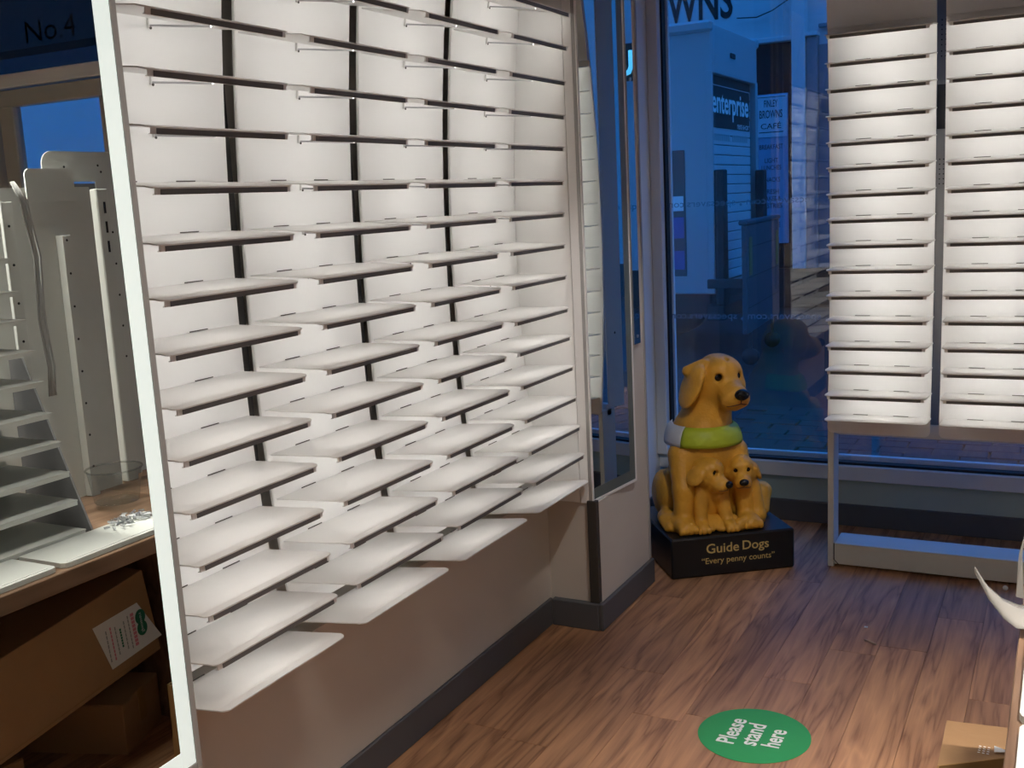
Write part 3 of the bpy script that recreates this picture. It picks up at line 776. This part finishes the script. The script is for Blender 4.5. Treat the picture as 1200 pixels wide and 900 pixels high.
for k in range(6):
    a = random.uniform(-.012, .012); b2 = random.uniform(-.014, .014)
    pts = [(1.850, 1.985+b2*.4, 1.652), (1.846, 2.010+b2, 1.60), (1.843, 2.030+a, 1.45), (1.843, 2.020+b2, 1.28), (1.846, 2.035+a, 1.14), (1.850, 2.030+b2, 1.06)]
    wpart('cable', MB().tube(pts, .0032, 5), CABLE, t, True)
def leaning(name, label, cat, mk, loc):
    t = thing(name, label, cat, loc); mk(t); return t
def rr(y0, y1, z0, z1, r, n=5):
    p = [(y0, z0), (y1, z0)]
    for cyy, czz, a0 in ((y1-r, z1-r, 0), (y0+r, z1-r, math.pi/2)):
        p += [(cyy+r*math.cos(a0+math.pi/2*i/n), czz+r*math.sin(a0+math.pi/2*i/n)) for i in range(n+1)]
    return p
AX = ((0, 1, 0), (0, 0, 1))
def mk_sheet(t):
    wpart('sheet', MB().prism(rr(1.95, 2.36, 0.708, 1.641, .004), (1.985, 0, 0), *AX, (.006, 0, 0)), OFFWHITE, t)
    wpart('top_tab', MB().prism(rr(2.13, 2.30, 1.60, 1.695, .02), (1.978, 0, 0), *AX, (.005, 0, 0)), OFFWHITE, t)
    wpart('hole_strip', MB().box(1.955, 1.984, 2.215, 2.245, 0.708, 1.50, .001), OFFWHITE, t)
    for k in range(8): wpart('strip_hole', MB().tube([(1.9545, 2.230, .80+k*.098), (1.9552, 2.230, .80+k*.098)], .004, 6), GASKET, t)
leaning('white_backing_sheet', 'tall white backing sheet standing behind the spare shelf unit, seen in the lit mirror', 'panel', mk_sheet, (1.985, 2.15, 0.706))
def mk_upright(t):
    wpart('channel', MB().box(1.985, 2.015, 2.385, 2.430, 0.708, 1.635, .003), OFFWHITE, t)
    for k in range(3): wpart('slot', MB().box(1.9840, 1.9852, 2.408, 2.416, 1.44+k*.06, 1.475+k*.06), GASKET, t)
leaning('slotted_upright', 'white slotted channel upright on the worktop, seen in the lit mirror', 'upright', mk_upright, (2.0, 2.40, 0.706))
def mk_plate(t):
    poly = rr(2.26, 2.55, 1.66, 1.752, .04)
    wpart('plate', MB().prism(poly, (2.06, 0, 0), *AX, (.004, 0, 0)).box(2.06, 2.064, 2.455, 2.55, 0.708, 1.66).box(2.06, 2.064, 2.26, 2.32, 0.708, 1.66), OFFWHITE, t)
    for y, z in ((2.34, 1.705), (2.355, 1.69), (2.33, 1.69), (2.47, 1.71), (2.48, 1.69)): wpart('hole', MB().tube([(2.0593, y, z), (2.0602, y, z)], .004, 6), GASKET, t)
    wpart('inner_board', MB().box(2.075, 2.085, 2.32, 2.47, 0.708, 1.655), POST2, t)
leaning('rounded_frame_plate', 'white steel plate with rounded top corner at the back of the worktop', 'panel', mk_plate, (2.06, 2.4, 0.706))
def mk_strip(t):
    wpart('strip', MB().box(2.040, 2.050, 2.470, 2.497, 0.708, 1.545, .001), OFFWHITE, t)
    for k in range(5): wpart('strip_hole', MB().tube([(2.0393, 2.483, 1.10+k*.10), (2.0402, 2.483, 1.10+k*.10)], .004, 6), GASKET, t)
leaning('perforated_strip', 'thin white perforated strip upright beside the frame plate, seen in the lit mirror', 'upright', mk_strip, (2.045, 2.48, 0.706))
# move the pieces that stand past the worktop end onto it
# tub, screws
t = thing('plastic_tub', 'clear plastic tub on the worktop behind the loose screws, seen in the lit mirror', 'tub', (1.80, 2.17, 0.72))
part('shell', MB().tube([(0, 0, .001), (0, 0, .003), (0, 0, .100)], [.062, .064, .078], 20, caps=False).tube([(0, 0, .001), (0, 0, .003)], .062, 20), PLAST, t, True)
part('rim', MB().tube([(.080*math.cos(a*math.pi/12), .080*math.sin(a*math.pi/12), .100) for a in range(25)], .003, 6, caps=False), PLAST, t, True)
t = link('screw_pile', None)
mb = MB()
for k in range(70):
    a = random.uniform(0, 6.28); x = 1.60+random.gauss(0, .022); y = 2.03+random.gauss(0, .038)
    x = max(1.50, min(1.66, x)); y = max(1.95, min(2.10, y)); z = .7225+random.uniform(0, .010)
    d = Vector((math.cos(a), math.sin(a), random.uniform(-.2, .2)))*.008
    mb.tube([Vector((x, y, z))-d, Vector((x, y, z))+d], [.0035, .0022], 5)
bpy.data.objects.remove(t)
o = link('screw_pile', mesh('screw_pile', mb, STEEL)); o['kind'] = 'stuff'; o['label'] = 'small pile of loose silver screws on the flat white shelf'; o['category'] = 'screws'
# cartons below the worktop
def carton(name, label, cx, cy_, z0, lx, ly, h, rz, tilt=0.0):
    t = thing(name, label, 'box', (cx, cy_, z0), rz)
    if tilt: t.rotation_euler = (tilt, 0, rz)
    part('carton_body', MB().box(-lx/2, lx/2, -ly/2, ly/2, 0, h, .002), CARD, t)
    part('top_flap', MB().box(-lx/2+.001, -.001, -ly/2+.001, ly/2-.001, h+.0005, h+.0035, .001).box(.001, lx/2-.001, -ly/2+.001, ly/2-.001, h+.0005, h+.0035, .001), CARD, t)
    return t
ux = Vector((.94, -.33)).normalized()
t = carton('small_carton', 'small closed cardboard box on the floor under the worktop, seen in the lit mirror', 1.713+.17*.94-.11*-.33-.0, 2.025+.17*-.33+.11*.94, 0.0, .34, .22, .152, math.atan2(-.33, .94))
part('packing_tape', MB().box(-.172, -.1705, -.02, .02, .06, .1565), CARD_IN, t)
t = thing('long_carton', 'long cardboard box with a white label tilted under the worktop, seen in the lit mirror', 'box', (1.72, 1.66, 0.176))
t.rotation_euler = (math.radians(8.6), 0, 0)
part('carton_body', MB().box(0, .30, -1.0, .545, 0, .265, .002), CARD, t)
part('seam', MB().box(-.0006, .0006, -1.0, .545, .012, .0135), CARD_IN, t)
# label, in the carton's own axes (y along, z up); text runs upwards
st = MB().prism([(0, 0), (.165, -.008), (.225, -.150), (.030, -.150)], (-.0008, .333, .190), (0, 1, 0), (0, 0, 1), (-.0006, 0, 0))
lab = part('label', st, PAPER, t, label='white printed label')
yd = Vector((0, .985, -.05)).normalized(); xd = Vector((1, 0, 0)).cross(yd).normalized()
for q in (-.018, .018):
    part('logo', MB().prism([(.023*math.cos(a*math.pi/12), .019*math.sin(a*math.pi/12)) for a in range(24)], Vector((-.0016, .497, .118))+xd*q, tuple(xd), tuple(yd), (-.0004, 0, 0)), GRN, lab)
text_part('logo_lettering', 'Specsavers', .062, .013, (-.0021, .497, .118), tuple(xd), tuple(yd), PAPER, lab)
for i, (m_, L, th) in enumerate(((PINK, .105, .012), (GREYINK, .105, .004), (GREYINK, .09, .004), (GRN, .06, .006), (GREYINK, .09, .004), (PINK, .105, .005), (GREYINK, .10, .004))):
    cpt = Vector((-.0015, .468-.0165*i, .112))
    n_ = 9 if L > .1 else 7
    mb = MB()
    for k in range(n_):
        a = -L/2+L*k/n_
        mb.prism([(a, -th/2), (a+L/n_*.82, -th/2), (a+L/n_*.82, th/2), (a, th/2)], cpt, tuple(xd), tuple(yd), (-.0004, 0, 0))
    part('print_line', mb, m_, lab)
carton('under_carton', 'low cardboard box in shadow at the back under the worktop', 1.93, 1.62, 0.0, .22, .30, .10, 0.0)

# open carton on the floor in front of the worktop
t = thing('open_carton', 'open cardboard box with raised flap on the floor against the worktop', 'box', (1.365, 2.15, 0))
wpart('carton_body', MB().box(1.300, 1.304, 1.95, 2.275, 0.0, .30).box(1.440, 1.444, 1.95, 2.34, 0.0, .30).box(1.30, 1.444, 1.95, 1.954, 0, .30).box(1.30, 1.444, 1.95, 2.29, 0.0, .004), CARD_IN, t)
mbw = MB().add([(1.300, 2.275, 0), (1.444, 2.375, 0), (1.444, 2.375, .30), (1.300, 2.275, .30), (1.300, 2.279, 0), (1.444, 2.379, 0), (1.444, 2.379, .30), (1.300, 2.279, .30)], [(0, 1, 2, 3), (7, 6, 5, 4), (0, 4, 5, 1), (1, 5, 6, 2), (2, 6, 7, 3), (3, 7, 4, 0)])
wpart('far_wall', mbw, CARD_IN, t)
def slab(p, th=.004):
    a = [Vector(q) for q in p]; nrm = (a[1]-a[0]).cross(a[2]-a[0]).normalized()*th
    n = len(a); return MB().add(a+[q-nrm for q in a], [tuple(range(n)), tuple(range(n, 2*n))[::-1]]+[(i, n+i, n+(i+1) % n, (i+1) % n) for i in range(n)])
wpart('far_flap', slab([(1.300, 2.279, .30), (1.441, 2.377, .30), (1.436, 2.60, .255), (1.290, 2.585, .255)]), CARD, t)
wpart('side_flap', slab([(1.300, 1.96, .30), (1.300, 2.27, .30), (1.272, 2.36, .20), (1.255, 1.99, .18)]), CARD, t)
wpart('printed_arrow', slab([(1.437, 2.392, .3010), (1.405, 2.378, .3020), (1.403, 2.425, .2925)], .0006), PRINT, t)
mb = MB()
for i in range(4):
    for j in range(3):
        x, y = 1.372+.009*j, 2.372+.016*i; mb.add([(x, y, .302-(y-2.35)*.2), (x+.005, y, .302-(y-2.35)*.2), (x+.005, y+.006, .302-(y+.006-2.35)*.2), (x, y+.006, .302-(y+.006-2.35)*.2)], [(0, 1, 2, 3)])
wpart('printed_symbol', mb, PRINT, t)

# plastic film on the worktop end
def mat_film():
    m = bpy.data.materials.new('plastic_film'); m.use_nodes = True
    n = m.node_tree.nodes; l = m.node_tree.links; n.clear()
    o = n.new('ShaderNodeOutputMaterial'); a = n.new('ShaderNodeMixShader'); a.inputs[0].default_value = .66
    tr = n.new('ShaderNodeBsdfTransparent'); b = n.new('ShaderNodeBsdfPrincipled')
    b.inputs['Base Color'].default_value = (.36, .34, .31, 1); b.inputs['Roughness'].default_value = .25
    z = n.new('ShaderNodeTexNoise'); z.inputs['Scale'].default_value = 25; bp = n.new('ShaderNodeBump'); bp.inputs['Strength'].default_value = .3
    l.new(z.outputs['Fac'], bp.inputs['Height']); l.new(bp.outputs[0], b.inputs['Normal'])
    l.new(tr.outputs[0], a.inputs[1]); l.new(b.outputs[0], a.inputs[2]); l.new(a.outputs[0], o.inputs[0])
    return m
FILM = mat_film()
top = [(1.366, 2.235, .760), (1.392, 2.205, .742), (1.420, 2.180, .728), (1.450, 2.165, .724), (1.50, 2.155, .728)]
bot = [(1.367, 2.234, .757), (1.400, 2.160, .728), (1.428, 2.090, .722), (1.452, 2.040, .7255), (1.50, 2.05, .7255)]
mb = MB(); vs = []
for a, b in zip(top, bot):
    for k in range(6):
        q = Vector(a).lerp(Vector(b), k/5); q.z += .012*math.sin(math.pi*k/5)*(.4+.6*random.random()); vs.append(q)
fs = [(i*6+k, (i+1)*6+k, (i+1)*6+k+1, i*6+k+1) for i in range(4) for k in range(5)]
mb.add(vs, fs)
t = thing('plastic_film', 'curled piece of clear packing plastic poking over the worktop edge', 'plastic film', (1.47, 2.12, .722))
o = wpart('sheet', mb, FILM, t, True); md = o.modifiers.new('thickness', 'SOLIDIFY'); md.thickness = .0012
mb = MB().add([(1.444, 2.215, .722), (1.458, 2.21, .722), (1.452, 2.235, .80), (1.446, 2.24, .80), (1.455, 2.25, .84)], [(0, 1, 2, 3), (3, 2, 4)])
o = wpart('upright_fold', mb, FILM, t); md = o.modifiers.new('thickness', 'SOLIDIFY'); md.thickness = .0012
# scraps on the floor
def tag(o, l, c): o['label'] = l; o['category'] = c
tag(link('foam_bead', mesh('foam_bead', MB().ball((1.341, 4.233, .0105), .010, nu=10, nv=6), PRINT, True)), 'tiny white bead on the floor beside the stand base', 'litter')
tag(link('wood_shaving', mesh('wood_shaving', MB().tube([(.938, 3.585, .004), (.950, 3.572, .008), (.965, 3.567, .006), (.978, 3.560, .004)], .0035, 5), mat('pale_shaving', (.5, .36, .24), .7, noise=.05), True)), 'small pale curled shaving on the floor near the window stand', 'litter')
tag(link('paper_scrap', mesh('paper_scrap', MB().box(.917, .929, 3.698, 3.708, .0005, .003), PRINT)), 'tiny white paper scrap on the floor in front of the window stand', 'litter')

# ------------------------------------------------------------------ street outside
ROADM = mat('wet_paving', (0.0220, 0.0220, 0.0240), 0.55, spec=0.3, noise=0.3, nscale=3, bump=0.2, bscale=14)
PAV = mat('paving_stone', (0.0300, 0.0300, 0.0328), 0.5, spec=0.35, noise=0.25, nscale=6, bump=0.15, bscale=40)
street = struct('street', MB().box(-16, 34, 4.98, 22, -0.06, -0.020), ROADM)
pvm = mesh('paver', MB().box(-.147, .147, -.072, .072, -.03, 0.0, .006), PAV)
for j in range(17):
    for i in range(14):
        o = link('paver', pvm, street); o.location = (-.35+.30*i+(.15 if j % 2 else 0)+random.uniform(-.004, .004), 5.07+.15*j, random.uniform(-.008, .0)); o.rotation_euler = (random.uniform(-.01, .01), random.uniform(-.01, .01), random.uniform(-.012, .012))
struct('wall_upper_storey', MB().box(-18, 18, 4.97, 5.2, 2.66, 9.0), mat('upper_brick', (.22, .19, .17), .8, noise=.1))
FAC = mat('pale_render', (0.5616, 0.5616, 0.5616), 0.8, spec=0.2, noise=0.06, nscale=1.2)
FAC2 = mat('grey_stone', (0.2208, 0.2208, 0.2304), 0.8, spec=0.2, noise=0.1, nscale=3, bump=0.2, bscale=12)
DGL = mat('dark_shop_glass', (0.0040, 0.0064, 0.0120), 0.15, spec=0.5, noise=0.1)
BLK = mat('black_sign_paint', (0.0032, 0.0032, 0.0048), 0.5, noise=0.1)
TRK = mat('truck_white', (0.3861, 0.3931, 0.4001), 0.45, spec=0.4, noise=0.03, nscale=2)
TRKS = mat('truck_shutter', (0.5022, 0.5184, 0.5346), 0.5, spec=0.4, noise=0.04, nscale=3)
TRKD = mat('truck_dark', (0.0080, 0.0088, 0.0104), 0.6, noise=0.1)
SIGNB = mat('cafe_sign_blue', (0.2280, 0.3420, 0.4788), 0.6, noise=0.04, nscale=4)
SIGNP = mat('cafe_sign_pale', (0.5280, 0.5952, 0.6528), 0.6, noise=0.03)
INK = mat('sign_ink', (0.0080, 0.0100, 0.0200), 0.6, noise=0.05)
AMBER = mat('amber_strip', (0.1800, 0.1440, 0.0200), 0.5, noise=0.1, nscale=30)
LIFT = mat('platform_grey', (0.0520, 0.0640, 0.0760), 0.5, spec=0.3, noise=0.08, nscale=4)
B = thing('cafe_building', 'pale rendered cafe front across the street with dark windows and wall lettering', 'building', (-1.5, 14.0, 0))
wpart('wall', MB().box(-9, 30, 14.05, 14.6, 3.34, 7.0).box(-9, -5.5, 14.05, 14.6, .5, 3.34).box(-1.64, -1.2, 14.05, 14.6, .5, 3.34).box(.2, 30, 14.05, 14.6, .5, 3.34), FAC, B)
wpart('plinth', MB().box(-9, 30, 13.95, 14.6, 0, .5), BLK, B)
wpart('shop_window', MB().box(-5.5, -1.64, 14.12, 14.16, .5, 3.34), DGL, B)
wpart('shop_window', MB().box(-1.2, .2, 14.12, 14.16, .5, 3.34), DGL, B)
wpart('fascia_trim', MB().box(-5.5, -1.64, 13.98, 14.05, 3.335, 3.40, .01), FAC, B)
wpart('pilaster', MB().box(-1.64, -1.475, 13.86, 14.05, 0.5, 7.0, .01), FAC, B)
wpart('pier', MB().box(-1.47, -1.335, 13.90, 14.05, 0.5, 3.35, .01), FAC2, B)
wpart('pier_cap', MB().box(-1.49, -1.325, 13.87, 14.05, 3.35, 3.40, .008), FAC, B)
wpart('corbel', MB().prism([(0, 0), (.12, .12), (.12, .32), (0, .32)], (-1.20, 13.9, 2.35), (1, 0, 0), (0, 0, 1), (0, .15, 0)), FAC2, B)
wpart('wall_panel', MB().box(-1.335, 1.5, 13.98, 14.05, 3.45, 3.50, .008), FAC2, B)
wpart('stone_panel', MB().box(-1.335, -.6, 13.97, 14.05, 0.5, 3.25, .01), FAC2, B)
wpart('drooping_wire', MB().tube([(-2.35, 13.98, 3.68), (-2.1, 13.98, 3.66), (-1.9, 13.98, 3.72), (-1.64, 13.98, 3.86)], .008, 5), BLK, B)
o = text_part('wall_lettering', 'BROWNS', 1.60, .46, (-3.22+1.5, 14.048-14.0, 3.93), (1, 0, 0), (0, 0, 1), BLK, B, depth=.004, bold=.02)
sg = wpart('sign_board', MB().box(-2.118, -1.695, 13.90, 13.93, 0.83, 2.70, .004), SIGNB, B, label='tall blue menu sign')
wpart('sign_head', MB().box(-2.110, -1.703, 13.893, 13.90, 2.17, 2.685, .002), SIGNP, sg)
def st_text(body, w, h, z, x=-1.9065):
    text_part('sign_lettering', body, w, h, (x+1.5, 13.892-14.0 if z > 2.15 else 13.899-14.0, z), (1, 0, 0), (0, 0, 1), INK, sg, bold=.01)
st_text('FINLEY', .17, .085, 2.585); st_text('BROWNS', .29, .10, 2.455); st_text('CAF\u00c9', .26, .085, 2.315)
wpart('sign_rule', MB().box(-2.06, -1.75, 13.891, 13.893, 2.225, 2.237), INK, sg)
wpart('sign_rule', MB().box(-2.09, -1.72, 13.891, 13.893, 2.66, 2.668), INK, sg)
for body, w, h, z in (('BREAKFAST', .30, .06, 2.05), ('LIGHT', .17, .06, 1.88), ('LUNCHES', .25, .06, 1.79), ('SNACKS', .22, .06, 1.64), ('FRESH', .18, .06, 1.49), ('CAKES &', .24, .06, 1.40), ('PASTRIES', .27, .06, 1.31), ('TEA &', .17, .06, 1.16), ('COFFEE', .22, .06, 1.07)):
    st_text(body, w, h, z)
# truck
T = thing('box_truck', 'white box truck parked in the street with a roller shutter and dark sign', 'truck', (-3.6, 10.8, 0))
wpart('box_body', MB().box(-6.0, -1.50, 10.0, 10.06, 0.56, 2.99, .01).box(-6.0, -1.50, 11.59, 11.65, 0.56, 2.99, .01).box(-6.0, -5.94, 10.06, 11.59, .56, 2.99).box(-5.94, -1.57, 10.06, 11.59, .56, .64).box(-5.94, -1.53, 10.06, 11.59, 2.93, 2.99), TRK, T)
wpart('roof_trim', MB().box(-6.02, -1.48, 9.97, 10.05, 2.985, 3.09, .025).box(-6.02, -1.48, 11.60, 11.68, 2.985, 3.09, .02).box(-6.0, -1.5, 10.05, 11.60, 3.0, 3.05), TRK, T)
wpart('rear_header', MB().box(-1.56, -1.495, 10.03, 11.62, 2.62, 3.06, .008), TRK, T)
wpart('marker_lamp', MB().box(-1.495, -1.482, 10.62, 10.78, 2.80, 2.85, .006), TRKD, T)
wpart('rear_frame', MB().box(-1.56, -1.492, 9.995, 10.035, .56, 2.64, .006).box(-1.56, -1.492, 11.57, 11.655, .56, 2.64, .006), TRK, T)
sh = wpart('shutter', MB().box(-1.555, -1.55, 10.03, 11.55, .64, 2.62), TRKD, T)
slm = mesh('shutter_slat', MB().box(-.008, .008, -.70, .70, -.044, .044, .006), TRKS)
for k in range(20):
    o = link('shutter_slat', slm, sh); o.location = (-1.54+3.6, 10.775-10.8, .70+k*.094)
sb = wpart('shutter_sign', MB().box(-1.531, -1.523, 10.06, 11.42, 2.13, 2.52, .002), TRKD, T, label='dark sign with white lettering')
text_part('sign_lettering', 'enterprise', 1.28, .27, (-1.5225+3.6, 10.735-10.8, 2.335), (0, 1, 0), (0, 0, 1), PRINT, sb, bold=.02)
text_part('sign_lettering', 'rent-a-car', .44, .055, (-1.5225+3.6, 11.17-10.8, 2.165), (0, 1, 0), (0, 0, 1), PRINT, sb)
mb = MB()
for k in range(17):
    if k != 8: mb.box(-1.5325, -1.5305, 10.15+k*.072, 10.205+k*.072, 2.01, 2.075)
wpart('faint_print', mb, GREYINK, T)
wpart('side_panel', MB().box(-4.2, -1.77, 9.993, 10.0, .735, 1.93, .002), mat('truck_side_dark', (.012, .030, .026), .4, noise=.1), T)
for (x0, x1, z0, z1, m_) in ((-1.93, -1.79, 1.36, 1.50, PAPER), (-1.98, -1.79, 1.10, 1.30, mat('blue_sticker', (.03, .08, .35), .5, noise=.05)), (-2.02, -1.79, .80, .98, MATS['blue_sticker'])):
    wpart('side_sticker', MB().box(x0, x1, 9.990, 9.993, z0, z1), m_, T)
wpart('lift_column', MB().box(-1.49, -1.40, 10.0, 10.14, .45, 1.73, .01).box(-1.49, -1.40, 11.50, 11.64, .45, 1.73, .01), TRKD, T)
wpart('chassis', MB().box(-5.9, -1.6, 10.2, 11.45, .34, .56, .01), TRKD, T)
wpart('bumper', MB().box(-1.60, -1.42, 10.05, 11.6, .30, .45, .01), TRKD, T)
for x in (-2.35, -5.2):
    for y0 in (10.06, 11.36):
        mb = MB().tube([(x, y0, .345), (x, y0+.04, .345), (x, y0+.20, .345), (x, y0+.24, .345)], [.30, .36, .36, .30], 24)
        wpart('wheel', mb, TRKD, T, True)
# upright loading platform behind the truck
P = thing('loading_platform', 'dark grey upright loading board with two amber strips behind the truck', 'loading platform', (-0.98, 9.85, 0), math.radians(4))
part('board', MB().box(-.05, .0, -.80, .80, .30, 1.24, .012), LIFT, P)
for z in (.52, .78, 1.04): part('groove', MB().box(.0, .002, -.79, .79, z, z+.010), TRKD, P)
part('top_rim', MB().box(-.07, .012, -.82, .82, 1.235, 1.275, .01), LIFT, P)
for y in (-.66, .66): part('amber_strip', MB().box(.001, .005, y-.06, y+.06, .80, 1.13), AMBER, P)
for y in (-.55, .55):
    part('castor', MB().tube([(-.03, y-.03, .075), (-.03, y+.03, .075)], .075, 14), TRKD, P, True)
    part('castor_stem', MB().box(-.045, -.015, y-.015, y+.015, .10, .31), TRKD, P)
part('side_arm', MB().box(-.35, -.05, -.80, -.74, .70, .78, .005).box(-.35, -.05, .74, .80, .70, .78, .005), TRKD, P)
N = thing('lit_sign', 'small cyan glowing curved sign on the far building, reflected in the narrow mirror strip', 'sign', (3.96, 13.7, 3.1))
part('tube', MB().tube([(-.12, 0, .30), (-.12, 0, .10), (-.09, 0, .03), (0, 0, 0), (.09, 0, .03), (.12, 0, .10), (.12, 0, .30)], .035, 8), mat('cyan_light', (.2, .7, .9), .4, emit=(.12, .62, 1.0), estr=1.3, noise=.01), N, True)
part('backing', MB().box(-.2, .2, .04, .10, -.08, .4, .01), BLK, N)
